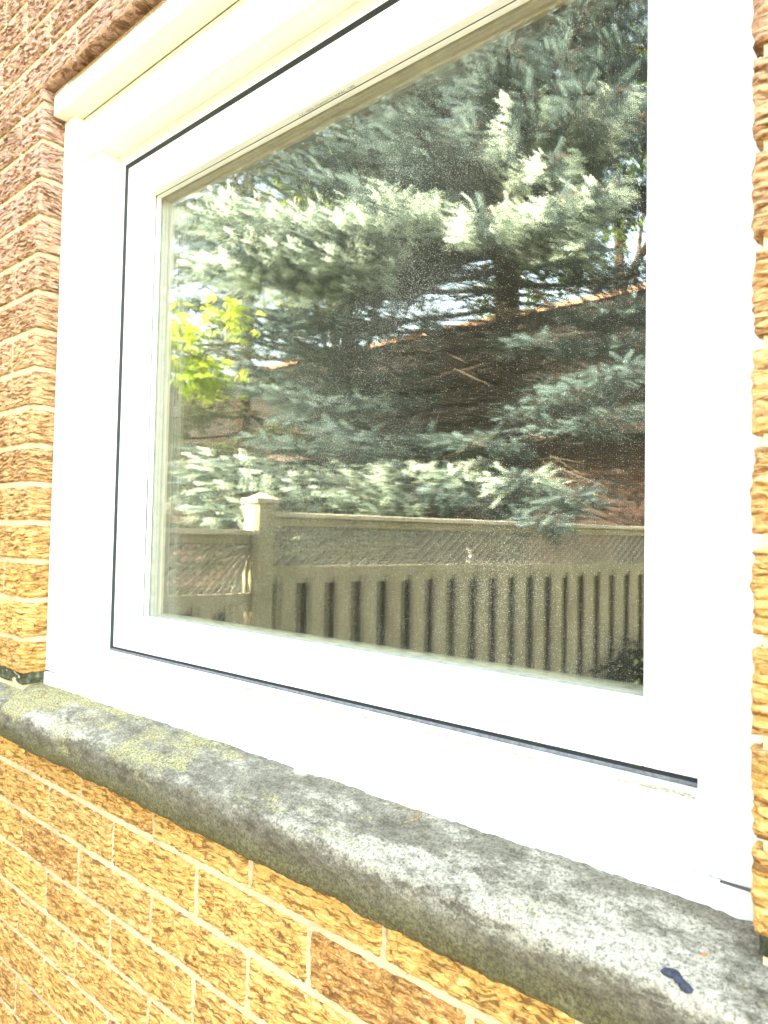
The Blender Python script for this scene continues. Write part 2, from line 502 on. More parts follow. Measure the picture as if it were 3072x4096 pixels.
# last half height strip up to the lintel course
z0 = .242 + 14 * .075
course(z0, ZT + .005, [(XL - .1075, XL + J / 2)], (-9, 9), 301)
course(z0, ZT + .005, spans_from(XL - .1075 - LB * 6, LO, XL - .1075), (-1.7, 9), 303)
course(z0, ZT + .005, [(XR - J / 2, XR + .219)], (9, 9), 305)
course(z0, ZT + .005, spans_from(XR + .219, XR + .219, HI), (9, 9), 307)
patch((XL, .0015, z0 + J / 2), Y, Z, (1, 0, 0), .10, ZT - z0 - J * .6, .002, .4, 310)
# above the window
for k in range(30):
    z0 = ZT + k * .075
    x0 = -1.2818 + .0 if k % 2 == 0 else -1.2818 + LB / 2
    sp = spans_from(x0, LO, HI)
    course(z0 - J / 2 + .004, z0 + .075 - J / 2 + .004, sp, (-1.75, -.5) if k < 6 else (9, 9), 330 + k * 9.7)
    if k == 0:
        for i, (a, b) in enumerate(sp):      # smooth undersides of the lintel course
            if b > XL - .12 and a < XR + .2:
                patch((max(a, XL - .02) + J / 2, -.001, z0 + .004), X, Y, (0, 0, -1), b - max(a, XL - .02) - J, .10, .004, .62, 400 + i, smooth=True)
V = np.concatenate(Vs); F = np.concatenate(Fs); T = np.concatenate(Ts)
me = mesh_np('brick_wall', V, F, col=T)
wall = link('wall', me, BRICK, house, True)

# mortar bed behind the bricks, cut round the opening
mo = MB()
GZ_ = -1.25
yM, yB = .0045, .12
mo.box(LO, XL - .0065, yM, yB, GZ_, 3.6)
mo.box(XR + .0065, HI, yM, yB, GZ_, 3.6)
mo.box(XL - .0065, XR + .0065, yM, yB, GZ_, .10)
mo.box(XL - .0065, XR + .0065, yM, yB, ZT + .011, 3.6)
mo.build('mortar', MORTAR, house)
# blackened mortar at the foot of the two jambs
def rough_box(name, x0, x1, y0, y1, z0, z1, mat, parent, amp=.003, res=.004):
    bm = bmesh.new()
    bmesh.ops.create_cube(bm, size=1)
    bmesh.ops.scale(bm, vec=(x1 - x0, y1 - y0, z1 - z0), verts=bm.verts)
    bmesh.ops.translate(bm, vec=((x0 + x1) / 2, (y0 + y1) / 2, (z0 + z1) / 2), verts=bm.verts)
    n = 5
    bmesh.ops.subdivide_edges(bm, edges=bm.edges[:], cuts=n, use_grid_fill=True)
    for v in bm.verts:
        c = v.co
        d = amp * (vnoise(c.x / .009 + c.z * 90, c.y / .009 + c.z * 50) - .5) * 2
        v.co += Vector((d, amp * (float(vnoise(c.x / .008 + 7, c.z / .005)) - .5) * 2, 0))
    me = bpy.data.meshes.new(name); bm.to_mesh(me); bm.free()
    return link(name, me, mat, parent, True)
rough_box('joint_base', XL - .12, XL - .004, .003, .10, .156, .178, BASEM, house)
rough_box('joint_base', XR + .004, XR + .22, .003, .10, .150, .168, BASEM, house)

# ------- far faces of the house (outside the picture), shell and roof
sh = MB()
HX0, HX1, HY1, HZ0, HZ1 = -2.95, 6.5, 8.0, -1.25, 3.6
sh.box(HI, HX1, .002, .25, HZ0, HZ1)
sh.box(HX0 + .003, HX0 + .25, .1205, HY1 - .26, HZ0, HZ1); sh.box(HX1 - .25, HX1, .25, HY1, HZ0, HZ1)
sh.box(HX0 + .003, HX1 - .251, HY1 - .25, HY1, HZ0, HZ1)
sh.build('outer_wall', FLATB, house)
rf = MB()
e = .35
A0 = (HX0 - e, -e, HZ1); B0 = (HX1 + e, -e, HZ1); C0 = (HX1 + e, HY1 + e, HZ1); D0 = (HX0 - e, HY1 + e, HZ1)
R0 = (HX0 + 3.6, HY1 / 2, HZ1 + 1.9); R1 = (HX1 - 3.6, HY1 / 2, HZ1 + 1.9)
for q in ((A0, B0, R1, R0), (B0, C0, R1), (C0, D0, R0, R1), (D0, A0, R0)): rf.quad(*q)
rf.quad(D0, C0, B0, A0)
SHING = m_shingle()
rf.build('roof', SHING, house)
gt = MB(); gt.box(HX0 - e, HX1 + e, -e - .11, -e - .002, HZ1 - .11, HZ1 + .01)
gt.build('gutter', WHITE, house, .01)
# dark room behind the glass
rm = MB()
rm.box(XL - .3, XL - .25, .3, 2.9, -.9, 1.75); rm.box(XR + .9, XR + .95, .3, 2.9, -.9, 1.75)
rm.box(XL - .25, XR + .9, 2.85, 2.9, -.9, 1.75); rm.box(XL - .25, XR + .9, .3, 2.85, -.95, -.9); rm.box(XL - .25, XR + .9, .3, 2.85, 1.75, 1.8)
rm.box(HX0 + .26, XL - .0, .1205, .299, -.95, 1.9); rm.box(XR, HI, .1205, .299, -.95, 1.9)
rm.box(XL, XR, .1205, .299, -.95, .19); rm.box(XL, XR, .1205, .299, 1.20, 1.9)
rm.build('room', m_simple('dim_room_paint', (.08, .07, .06), .8, 3, .2), house)

# ------- stone sill
xs = np.arange(SX0, SX1, .0025)
prof = [(.060, .0605), (.0, .0605), (-.030, .0635), (-.036, .067), (-.0395, .074), (-.0415, .086), (-.0425, .098), (-.0425, .110), (-.0415, .1185), (-.0385, .1245),
        (-.0335, .1275), (-.026, .1305), (-.018, .1345), (-.008, .1395), (.004, .1452), (.018, .1502), (.032, .1540), (.048, .157), (.10, .162)]
# resample the profile
pr = [prof[0]]
for a, b in zip(prof[:-1], prof[1:]):
    d = math.hypot(b[0] - a[0], b[1] - a[1]); n = max(1, int(d / .0025))
    for i in range(1, n + 1): pr.append((a[0] + (b[0] - a[0]) * i / n, a[1] + (b[1] - a[1]) * i / n))
pr = np.array(pr); dl = np.concatenate([[0], np.cumsum(np.hypot(*np.diff(pr, axis=0).T))])
tg = np.gradient(pr, axis=0); nn = np.stack([-tg[:, 1], tg[:, 0]], -1)
nn /= np.linalg.norm(nn, axis=1)[:, None]
XX, DD = np.meshgrid(xs, dl, indexing='ij')
h = .0060 * (fbm(XX / .09, DD / .05, 71) - .5) + .0052 * (fbm(XX / .022, DD / .013, 72, 5) - .5) + .0026 * (fbm(XX / .006, DD / .005, 74, 3) - .5)
h *= np.clip((.0 + dl) / .03, 0, 1)[None, :] * np.clip((dl[-1] - dl) / .06, 0.15, 1)[None, :]
h += (.004 * (fbm(XX / .12, XX * 0, 79) - .5)) * np.exp(-((DD - dl[np.argmin(np.abs(pr[:, 1] - .12))]) / .02) ** 2)
VV = np.stack([XX, pr[None, :, 0] + nn[None, :, 0] * h, pr[None, :, 1] + nn[None, :, 1] * h], -1)
nx, nd = XX.shape
idx = np.arange(nx * nd).reshape(nx, nd)
F = np.stack([idx[:-1, :-1], idx[1:, :-1], idx[1:, 1:], idx[:-1, 1:]], -1).reshape(-1, 4)
me = mesh_np('stone_sill', VV.reshape(-1, 3), F)
bm = bmesh.new(); bm.from_mesh(me)
bm.verts.ensure_lookup_table()
bm.faces.new([bm.verts[i] for i in idx[0, :]]); bm.faces.new([bm.verts[i] for i in idx[-1, ::-1]])
bmesh.ops.recalc_face_normals(bm, faces=bm.faces)
bm.to_mesh(me); bm.free()
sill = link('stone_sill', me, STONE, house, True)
tag(sill, label='weathered grey stone sill with yellow and white lichen')

# ================================================================== THE WINDOW (part of the house)
win = MB()
# outer frame, stepped back twice
win.box(XL + .002, -1.364, .043, .17, .181, 1.268)
win.box(-.172, XR - .001, .043, .17, .178, 1.268)
win.box(-1.364, -1.292, .0613, .17, .150, 1.182)
win.box(-.1964, -.172, .0613, .17, .150, 1.182)
win.box(-1.364, -.172, .0613, .17, 1.182, 1.268)
win.box(-1.292, -1.2655, .0994, .17, .2205, 1.182)
win.box(-.2035, -.1964, .0994, .17, .2205, 1.182)
win.box(-1.2655, -.2035, .0994, .17, 1.1575, 1.182)
window = win.build('window', WHITE, house, .0012)
tag(window, label='white painted window frame stepped back into the brick opening')
def wpart(mb, name, mat, bevel=0, smooth=False, label=None):
    o = mb.build(name, mat, None, bevel, smooth)
    o.parent = window; o.location = (0, 0, 0)
    if label: o['label'] = label
    return o
# small moulded beads on the frame steps
mb = MB()
mb.box(-1.3745, -1.3725, .0405, .0430, .19, 1.262); mb.box(-1.2975, -1.2955, .0590, .0613, .226, 1.178)
wpart(mb, 'frame_moulding', WHITE, .0006)
# head cap, cream with rust along the top edge
def m_rusty():
    t = NT('rusting_cream_paint')
    p = t.sep(); n1 = t.noise(330, 4, .7); n2 = t.noise(14, 4)
    top = t.rng(p[2], 1.290, 1.308)
    f = t.math('MULTIPLY', t.rng(t.math('ADD', t.math('MULTIPLY', top, .24), t.math('ADD', t.math('MULTIPLY', n1, .6), t.math('MULTIPLY', n2, .35))), .62, .68), top)
    c = t.mix(f, (.80, .76, .62), t.mix(n2, (.16, .06, .015), (.30, .17, .05)))
    return t.done(c, .5, t.bump(n1, .15, .001), .35)
mb = MB(); mb.box(-1.402, XR - .001, .018, .0613, 1.268, 1.3145)
wpart(mb, 'head_cap', m_rusty(), .002, label='cream head cap with rust spots along its top edge')
mb = MB(); mb.box(-1.364, -.172, .0565, .0613, 1.178, 1.184)
wpart(mb, 'drip_moulding', CREAM, .001)
# projecting lower member: steep nose, flat top, end profile as cut
def prism(mb, P, x0, x1):
    b = len(mb.v); n = len(P)
    mb.v += [(x0, y, z) for y, z in P] + [(x1, y, z) for y, z in P]
    mb.f.append(tuple(range(b, b + n))[::-1]); mb.f.append(tuple(range(b + n, b + 2 * n)))
    for i in range(n): j = (i + 1) % n; mb.f.append((b + i, b + j, b + n + j, b + n + i))
mb = MB()
prism(mb, [(.043, .150), (.0418, .1795), (.0600, .2020), (.0600, .2185), (.0988, .2225), (.0992, .2293), (.17, .2293), (.17, .150)], -1.2815, -.1965)
o = wpart(mb, 'sill_rail', WHITE, .0012, label='broad white sill rail below the sash')
bm = bmesh.new(); bm.from_mesh(o.data); bmesh.ops.recalc_face_normals(bm, faces=bm.faces); bm.to_mesh(o.data); bm.free()
mb = MB(); mb.box(XL + .002, XR - .001, .0400, .060, .151, .1775)
wpart(mb, 'base_strip', WHITE, .0015)
# wedge between sill rail and jambs
for a_, b_ in ((-1.364, -1.2822), (-.1958, -.172)):
    mb = MB(); mb.box(a_, b_, .0440, .0612, .1785, .2202); wpart(mb, 'jamb_foot', WHITE, .001)
mb = MB(); mb.box(-1.292, -.1970, .0900, .0984, .2222, .2232)
t = NT('yellow_grime'); n_ = t.noise(260, 6, .75); n2_ = t.noise(9, 3)
wpart(mb, 'algae_line', t.done(t.mix(t.rng(t.math('ADD', n_, t.math('MULTIPLY', n2_, .4)), .62, .74), (.80, .78, .70), (.30, .26, .12)), .8))
DARKGAP = m_simple('open_joint', (.11, .10, .09), .9)
mb = MB()
for (ya, za), (yb, zb) in zip([(.0414, .1795), (.0596, .2020)], [(.0596, .2020), (.0596, .2188)]):
    prism(mb, [(ya - .0004, za), (yb - .0004, zb), (yb + .003, zb), (ya + .003, za)], -1.2822, -1.2812)
wpart(mb, 'open_joint', DARKGAP)
mb = MB(); mb.box(-.1725, XR - .001, .0397, .0440, .1775, .1781); wpart(mb, 'open_joint', DARKGAP)
# black gap round the sash
mb = MB(); mb.ring(-1.2655, -.2030, .2300, 1.1575, -1.2530, -.2065, .2372, 1.1475, .0990, .15)
wpart(mb, 'gasket', BLACK)
mb = MB(); mb.box(-1.2645, -.2040, .0984, .1020, .2296, .2338)
wpart(mb, 'weather_strip', GREYM, .0008)
# sash
mb = MB(); mb.ring(-1.2530, -.2055, .2376, 1.1475, -1.1745, -.2577, .2990, 1.0750, .0985, .1125)
mb.ring(-1.2530, -.2055, .2376, 1.1475, -1.1801, -.2521, .2939, 1.0801, .1126, .165)
wpart(mb, 'sash', WHITE, .0015, label='plain white sash round the single pane')
mb = MB(); mb.ring(-1.1800, -.2522, .2940, 1.0800, -1.1752, -.2570, .2985, 1.0757, .1126, .1142)
wpart(mb, 'glazing_gasket', m_simple('grey_gasket', (.10, .095, .08), .6, 90, .3))
mb = MB(); mb.ring(-1.1800, -.2522, .2940, 1.0800, -1.1745, -.2577, .2990, 1.0750, .1143, .1236)
wpart(mb, 'glazing_bead', WHITE, .0008)
def pane(name, y, mat, t=.0028):
    mb = MB(); mb.box(-1.1800, -.2522, y, y + t, .2940, 1.0800); return wpart(mb, name, mat)
pane('glass', .1237, GLASS)['label'] = 'dusty pane mirroring spruce branches and a lattice topped fence'
pane('inner_glass', .1390, GLASS2)
mb = MB(); mb.ring(-1.1800, -.2522, .2940, 1.0800, -1.1730, -.2592, .3010, 1.0730, .1266, .1389)
wpart(mb, 'pane_spacer', m_simple('dull_metal_spacer', (.45, .43, .36), .5, 60, .3))
mb = MB(); mb.ring(-1.1900, -.2400, .2830, 1.0900, -1.1700, -.2622, .3030, 1.0700, .1425, .1600)
wpart(mb, 'screen_frame', m_simple('tan_screen_frame', (.62, .56, .42), .6, 40, .2), .0015)
mb = MB(); mb.quad((-1.1705, .1500, .3025), (-.2620, .1500, .3025), (-.2620, .1500, 1.0705), (-1.1705, .1500, 1.0705))
wpart(mb, 'insect_screen', SCREEN)

# lettering printed on the beads
def text(body, size, loc, rot, mat):
    cu = bpy.data.curves.new('t', 'FONT'); cu.body = body; cu.size = size; cu.space_character = 1.15
    o = bpy.data.objects.new('t', cu); COL.objects.link(o)
    o.rotation_euler = rot; o.location = loc
    bpy.context.view_layer.update()
    me = bpy.data.meshes.new_from_object(o.evaluated_get(bpy.context.evaluated_depsgraph_get()))
    me.transform(o.matrix_world); bpy.data.objects.remove(o)
    ob = link('lettering', me, mat); ob.parent = window; return ob
INK = m_simple('grey_ink', (.10, .10, .10), .7)
TXT = 'A.C. INEX (TORONTO) IGMAC 1989'
text(TXT, .0062, (-1.1742, .1105, .545), (math.radians(90), math.radians(90), math.radians(90)), INK)
text(TXT, .0062, (-.780, .1100, 1.0746), (math.radians(180), 0, 0), INK)

# ================================================================== SMALL THINGS ON THE SILL

def sill_z(x, y):
    i = int(np.clip(round((x - SX0) / .0025), 0, nx - 1))
    row = VV[i]; t = row[row[:, 2] > .112]
    return float(np.interp(y, t[:, 1], t[:, 2]))

BARK = m_simple('dry_twig_bark', (.42, .27, .13), .85, 500, .6, .6, .1)
PINKBARK = m_simple('pale_twig_bark', (.50, .38, .33), .85, 400, .5, .5, .1)
def lay(name, pts, rads, mat, lift=.6, **k):
    mb = MB()
    P = []
    # dense, slightly knobbly centre line lying on the stone
    for a, b, ra, rb in zip(pts[:-1], pts[1:], rads[:-1], rads[1:]):
        n = 5
        for i in range(n): 
            f = i / n; P.append((a[0] + (b[0] - a[0]) * f, a[1] + (b[1] - a[1]) * f, ra + (rb - ra) * f))
    P.append((*pts[-1], rads[-1]))
    Q = []; R = []
    for i, (x, y, r) in enumerate(P):
        Q.append((x + random.uniform(-.0003, .0003), y + random.uniform(-.0003, .0003), sill_z(x, y) + r * lift)); R.append(r * random.uniform(.8, 1.25))
    mb.tube(Q, R, 7)
    o = mb.build(name, mat, None, 0, True)
    return tag(o, **k)
lay('twig', [(-.5093, .0313), (-.5019, .0372), (-.4862, .0360), (-.4758, .0357), (-.4708, .0310), (-.4734, .0240), (-.4816, .0151)],
    [.0006, .0009, .0010, .0012, .0013, .0012, .0010], BARK, label='curved brown hooked twig lying on the stone sill', cat='twig')
fk = lay('twig', [(-1.3331, .0026), (-1.3375, .0120), (-1.3381, .0173)], [.0006, .0010, .0013], BARK,
    label='small forked dark twig at the far end of the stone sill', cat='twig')
mb = MB(); z_ = sill_z(-1.3381, .0173)
mb.tube([(-1.3381, .0173, z_ + .001), (-1.3490, .0166, z_ + .002), (-1.3600, .0150, z_ + .001)], [.0008, .0007, .0004], 6)
mb.build('side_shoot', BARK, fk, 0, True)

def lump(name, x, y, r, mat, squash=.6, seed=0, **k):
    bm = bmesh.new(); bmesh.ops.create_icosphere(bm, subdivisions=3, radius=1)
    for v in bm.verts:
        c = v.co.copy(); d = 1 + .55 * (float(fbm(c.x * 1.5 + seed, c.y * 1.5 + c.z * 1.1, seed)) - .5) * 2
        v.co = Vector((c.x * r * 1.25 * d, c.y * r * d, c.z * r * squash * d))
    me = bpy.data.meshes.new(name); bm.to_mesh(me); bm.free()
    o = link(name, me, mat, None, True); o.location = (x, y, sill_z(x, y) + r * squash * .55)
    return tag(o, **k)
BUD = m_simple('straw_bud_scale', (.52, .38, .15), .8, 400, .5, .4)
ORB = m_simple('orange_bud_scale', (.55, .20, .06), .7, 300, .4, .4)
lump('bud_scale', -.5289, .0009, .0017, BUD, .6, 1, label='straw coloured bud scale left of the hooked twig, farther from it', cat='bud scale', group='fallen bud scales on the sill')
o = lump('bud_scale', -.5215, .0065, .0013, BUD, .5, 2, label='straw coloured bud scale next to the open side of the hooked twig', cat='bud scale', group='fallen bud scales on the sill')
o.scale = (1.7, .6, 1)
lump('bud_scale', -.6715, -.0197, .0016, BUD, .6, 3, label='straw bud scale near the sill edge beyond the pale lichen rounds', cat='bud scale', group='fallen bud scales on the sill')
lump('bud_scale', -.7677, .0261, .0012, ORB, .6, 4, label='tiny rusty bud scale mid way along the sill close to the frame', cat='bud scale', group='fallen bud scales on the sill')
lump('bud_scale', -.1714, -.0042, .0014, ORB, .6, 5, label='small orange bud scale near the right brick pier', cat='bud scale', group='fallen bud scales on the sill')
lump('bud_scale', -1.2634, .0029, .0018, m_simple('dark_bud', (.05, .05, .02), .8), .5, 6, label='dark fleck on the yellow lichen at the far end of the sill', cat='bud scale', group='fallen bud scales on the sill')
# the dull blue smear at the front right: three joined lobes
bm = bmesh.new()
for (x, y, r) in ((-.1890, -.0310, .0052), (-.1855, -.0300, .0056), (-.1822, -.0318, .0044), (-.1790, -.0338, .0044), (-.1758, -.0352, .0046), (-.1735, -.0368, .0048)):
    g = bmesh.ops.create_icosphere(bm, subdivisions=3, radius=1)
    z_ = sill_z(x, y)
    for v in g['verts']:
        c = v.co
        d = 1 + .5 * (float(fbm(c.x * 1.7 + x * 900, c.y * 1.7, 9)) - .5)
        v.co = Vector((x + c.x * r * d, y + c.y * r * .85 * d, z_ + c.z * r * .42 * d + .0006))
me = bpy.data.meshes.new('blue_smear'); bm.to_mesh(me); bm.free()
rm_ = me
o = link('blue_smear', me, m_simple('dull_blue_putty', (.055, .058, .082), .85, 260, .6, .3), None, True)
m_ = o.modifiers.new('fuse', 'REMESH'); m_.mode = 'VOXEL'; m_.voxel_size = .0006; m_.use_smooth_shade = True
tag(o, label='dull blue lobed smear of putty on the front edge of the stone sill', cat='smear')
# spider threads and a dried stalk on the white sill rail
THREAD = m_simple('grey_cobweb', (.22, .21, .24), .9)
mb = MB()
pts = [(-.2240, .0590, .2085), (-.2190, .0585, .2015), (-.2115, .0575, .1990), (-.2050, .0580, .2010), (-.2000, .0585, .2060)]
mb.tube(pts, [.0002, .00025, .0003, .00025, .0002], 5)
tag(mb.build('cobweb_thread', THREAD, None), label='fine grey cobweb thread sagging on the white sill rail', cat='cobweb')
mb = MB()
mb.tube([(-.1955, .0590, .1995), (-.1925, .0540, .1955), (-.1860, .0500, .1880), (-.1790, .0400, .1795)], [.0003, .0002, .0003, .0002], 5)
o = mb.build('dried_sprig', THREAD, None); tag(o, label='thin dried sprig with a tufted head hanging by the right jamb foot', cat='sprig')
mb = MB()
for k in range(6):
    a = (k - 2.5) * .35; mb.tube([(-.1958, .0592, .1995), (-.1958 + math.sin(a) * .0012, .0588, .2025), (-.1958 + math.sin(a) * .0024, .0588, .2055)], [.0005, .0003, .0002], 5)
mb.build('tuft', m_simple('straw_tuft', (.42, .36, .20), .8), o)

# ================================================================== THE GARDEN THE PANE MIRRORS
GZ = -1.25
g = MB(); g.quad((-200, -200, GZ), (200, -200, GZ), (200, 200, GZ), (-200, 200, GZ))
t = NT('lawn')
c = t.ramp(t.noise(1.3, 6, .7), [(.3, (.045, .07, .02)), (.6, (.08, .11, .03)), (.8, (.16, .14, .06))])
tag(g.build('ground', t.done(c, .95, t.bump(t.noise(60, 4), .8, .03), .1)), kind='structure')
g = MB()
for k in range(10):
    for j in range(8):
        x_, y_ = -1.55 + k * .8, -.02 - j * .8
        g.box(x_, x_ + .793, y_ - .793, y_, GZ - .05, GZ + .02)
tag(g.build('bounce_patio', m_simple('warm_bounce_slabs', (.62, .50, .31), .9, 30, .3, .3), None, .004), kind='structure')  # unseen paving, added to bounce warm light onto wall and window

# ------- fence
FD = Vector((.245, -.9695, 0)).normalized(); FN = Vector((-FD.y, FD.x, 0))   # along, and towards the viewer's side (+x)
FO = Vector((-2.445, -1.234, 0))
fence = empty('wooden_fence', (-2.445, -1.234, GZ), label='weathered board fence topped with a diagonal lattice', cat='fence')
FM = Matrix(((FD.x, FN.x, 0, FO.x), (FD.y, FN.y, 0, FO.y), (0, 0, 1, 0), (0, 0, 0, 1)))    # local: x along, y towards +x side
WOOD = m_wood(); DARKW = m_wood('shade_dark_wood', (.05, .045, .03), (.09, .08, .055)); WOODG = m_wood('grey_lattice_wood', (.24, .22, .18), (.42, .40, .33)); CAPM = m_wood('pale_cap_wood', (.50, .44, .33), (.70, .63, .50))  # DARKW is near black to paint shade into the fence gaps
def fpart(mb, name, mat, bevel=0, parent=None):
    return mb.build(name, mat, parent or fence, bevel)
def bay(x0, x1, top, lat_b, name_dz=0):
    mb = MB(); mb.box(x0, x1, -.045, .045, top - .022, top, FM); fpart(mb, 'rail_cap', CAPM, .003)  # cap in a paler wood colour than the rails
    mb = MB(); mb.box(x0, x1, -.020, .020, top - .062, top - .023, FM); fpart(mb, 'top_rail', WOOD, .003)
    mb = MB(); mb.box(x0, x1, -.022, .030, lat_b - .075, lat_b, FM); fpart(mb, 'middle_rail', WOOD, .003)
    mb = MB(); mb.box(x0, x1, -.022, .020, GZ + .15, GZ + .24, FM); fpart(mb, 'bottom_rail', WOOD, .003)
    # lattice: slats one way in front, the other way behind
    h = top - .062 - lat_b
    for side, y0 in ((1, .004), (-1, -.016)):
        mb = MB(); x = x0 - h * 1.2
        while x < x1 + .3:
            # slat from bottom x to top x + h*1.15
            lean = h * 1.15 * side
            bx = x if side > 0 else x + h * 1.15
            w = .036 if side > 0 else .009
            P = [(bx, lat_b), (bx + w, lat_b), (bx + w + lean, lat_b + h), (bx + lean, lat_b + h)]
            # clip to the bay
            Q = []
            for (px, pz) in P: Q.append((min(max(px, x0), x1), pz))
            if max(q[0] for q in Q) - min(q[0] for q in Q) > .004:
                ys = (y0, y0 + .008)
                b = len(mb.v)
                for y in ys:
                    for q in Q: mb.v.append(tuple(FM @ Vector((q[0], y, q[1]))))
                mb.f += [(b, b + 1, b + 2, b + 3), (b + 7, b + 6, b + 5, b + 4)] + [(b + i, b + 4 + i, b + 4 + (i + 1) % 4, b + (i + 1) % 4) for i in range(4)]
            x += .062
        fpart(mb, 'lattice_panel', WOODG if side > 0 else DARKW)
    # pickets with gaps, staggered boards added behind to keep the gaps dark
    n = int(round((x1 - x0) / .145)); st = (x1 - x0) / n
    for i in range(n):
        a = x0 + i * st + .026
        tl = random.uniform(-.003, .003)
        mb = MB(); mb.box(a, a + st - .054, .030 + tl, .046 + tl, GZ + .03, lat_b - .045 + random.uniform(-.003, .003), FM)
        fpart(mb, 'picket', WOOD, .002)
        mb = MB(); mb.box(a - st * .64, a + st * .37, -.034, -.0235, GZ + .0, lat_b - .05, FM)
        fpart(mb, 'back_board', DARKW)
def post(x, top):
    mb = MB(); mb.box(x - .05, x + .05, -.05, .05, GZ, top, FM); p = fpart(mb, 'post', WOOD, .004)
    mb = MB(); mb.box(x - .062, x + .062, -.062, .062, top, top + .022, FM)
    b = len(mb.v); mb.v += [tuple(FM @ Vector(q)) for q in ((-.045 + x, -.045, top + .022), (.045 + x, -.045, top + .022), (.045 + x, .045, top + .022), (-.045 + x, .045, top + .022), (x, 0, top + .048))]
    mb.f += [(b, b + 1, b + 4), (b + 1, b + 2, b + 4), (b + 2, b + 3, b + 4), (b + 3, b, b + 4)]
    fpart(mb, 'post_cap', CAPM, .003, p)
post(-.062, .590)
bay(-.012, 3.50, .553, .312)
post(3.55, .61)
bay(3.60, 6.0, .58, .335)
post(6.05, .63)
post(-1.16, .50)
bay(-1.11, -.112, .472, .195)

# ------- foliage
def frame_of(d, spin):
    d = d / np.linalg.norm(d, axis=-1, keepdims=True)
    ref = np.tile(np.array([0., 0., 1.]), (len(d), 1)); ref[np.abs(d[:, 2]) > .9] = (1, 0, 0)
    a = np.cross(d, ref); a /= np.linalg.norm(a, axis=1, keepdims=True); b = np.cross(d, a)
    c, s = np.cos(spin)[:, None], np.sin(spin)[:, None]
    return d, a * c + b * s, -a * s + b * c

def twig_template(n, ln, seed, rad=.021, wid=.0042):
    r = np.random.default_rng(seed); T = []
    for i in range(n):
        t = (i + .5) / n * ln * 1.02; a = i * 2.399 + r.uniform(-.3, .3)
        o = np.array([t, 0, 0]); rr = rad * (1 - .35 * (t / ln) ** 3) * r.uniform(.8, 1.15)
        out = np.array([r.uniform(.35, .8), math.cos(a), math.sin(a)]); out /= np.linalg.norm(out)
        sd = np.cross(out, [1, 0, 0]); sd /= np.linalg.norm(sd)
        T += [o - sd * wid / 2, o + sd * wid / 2, o + out * rr]
    return np.array(T)
def needles(P, D, S, tmpls, tone):
    """P positions, D directions, S scales -> one mesh worth of needle triangles"""
    r = np.random.default_rng(3); D, A, B = frame_of(D, r.uniform(0, 6.28, len(P))); out = []; tn = []
    k = r.integers(0, len(tmpls), len(P))
    for j, T in enumerate(tmpls):
        m = k == j
        v = P[m][:, None, :] + S[m][:, None, None] * (T[None, :, 0, None] * D[m][:, None] + T[None, :, 1, None] * A[m][:, None] + T[None, :, 2, None] * B[m][:, None])
        out.append(v.reshape(-1, 3)); tn.append(np.repeat(tone[m], len(T)))
    V = np.concatenate(out); return V, np.arange(len(V)).reshape(-1, 3), np.concatenate(tn)

TM = [twig_template(54, .135, i, .026, .0056) for i in range(4)]
TMB = [twig_template(20, .15, 20 + i, .026, .009) for i in range(3)]

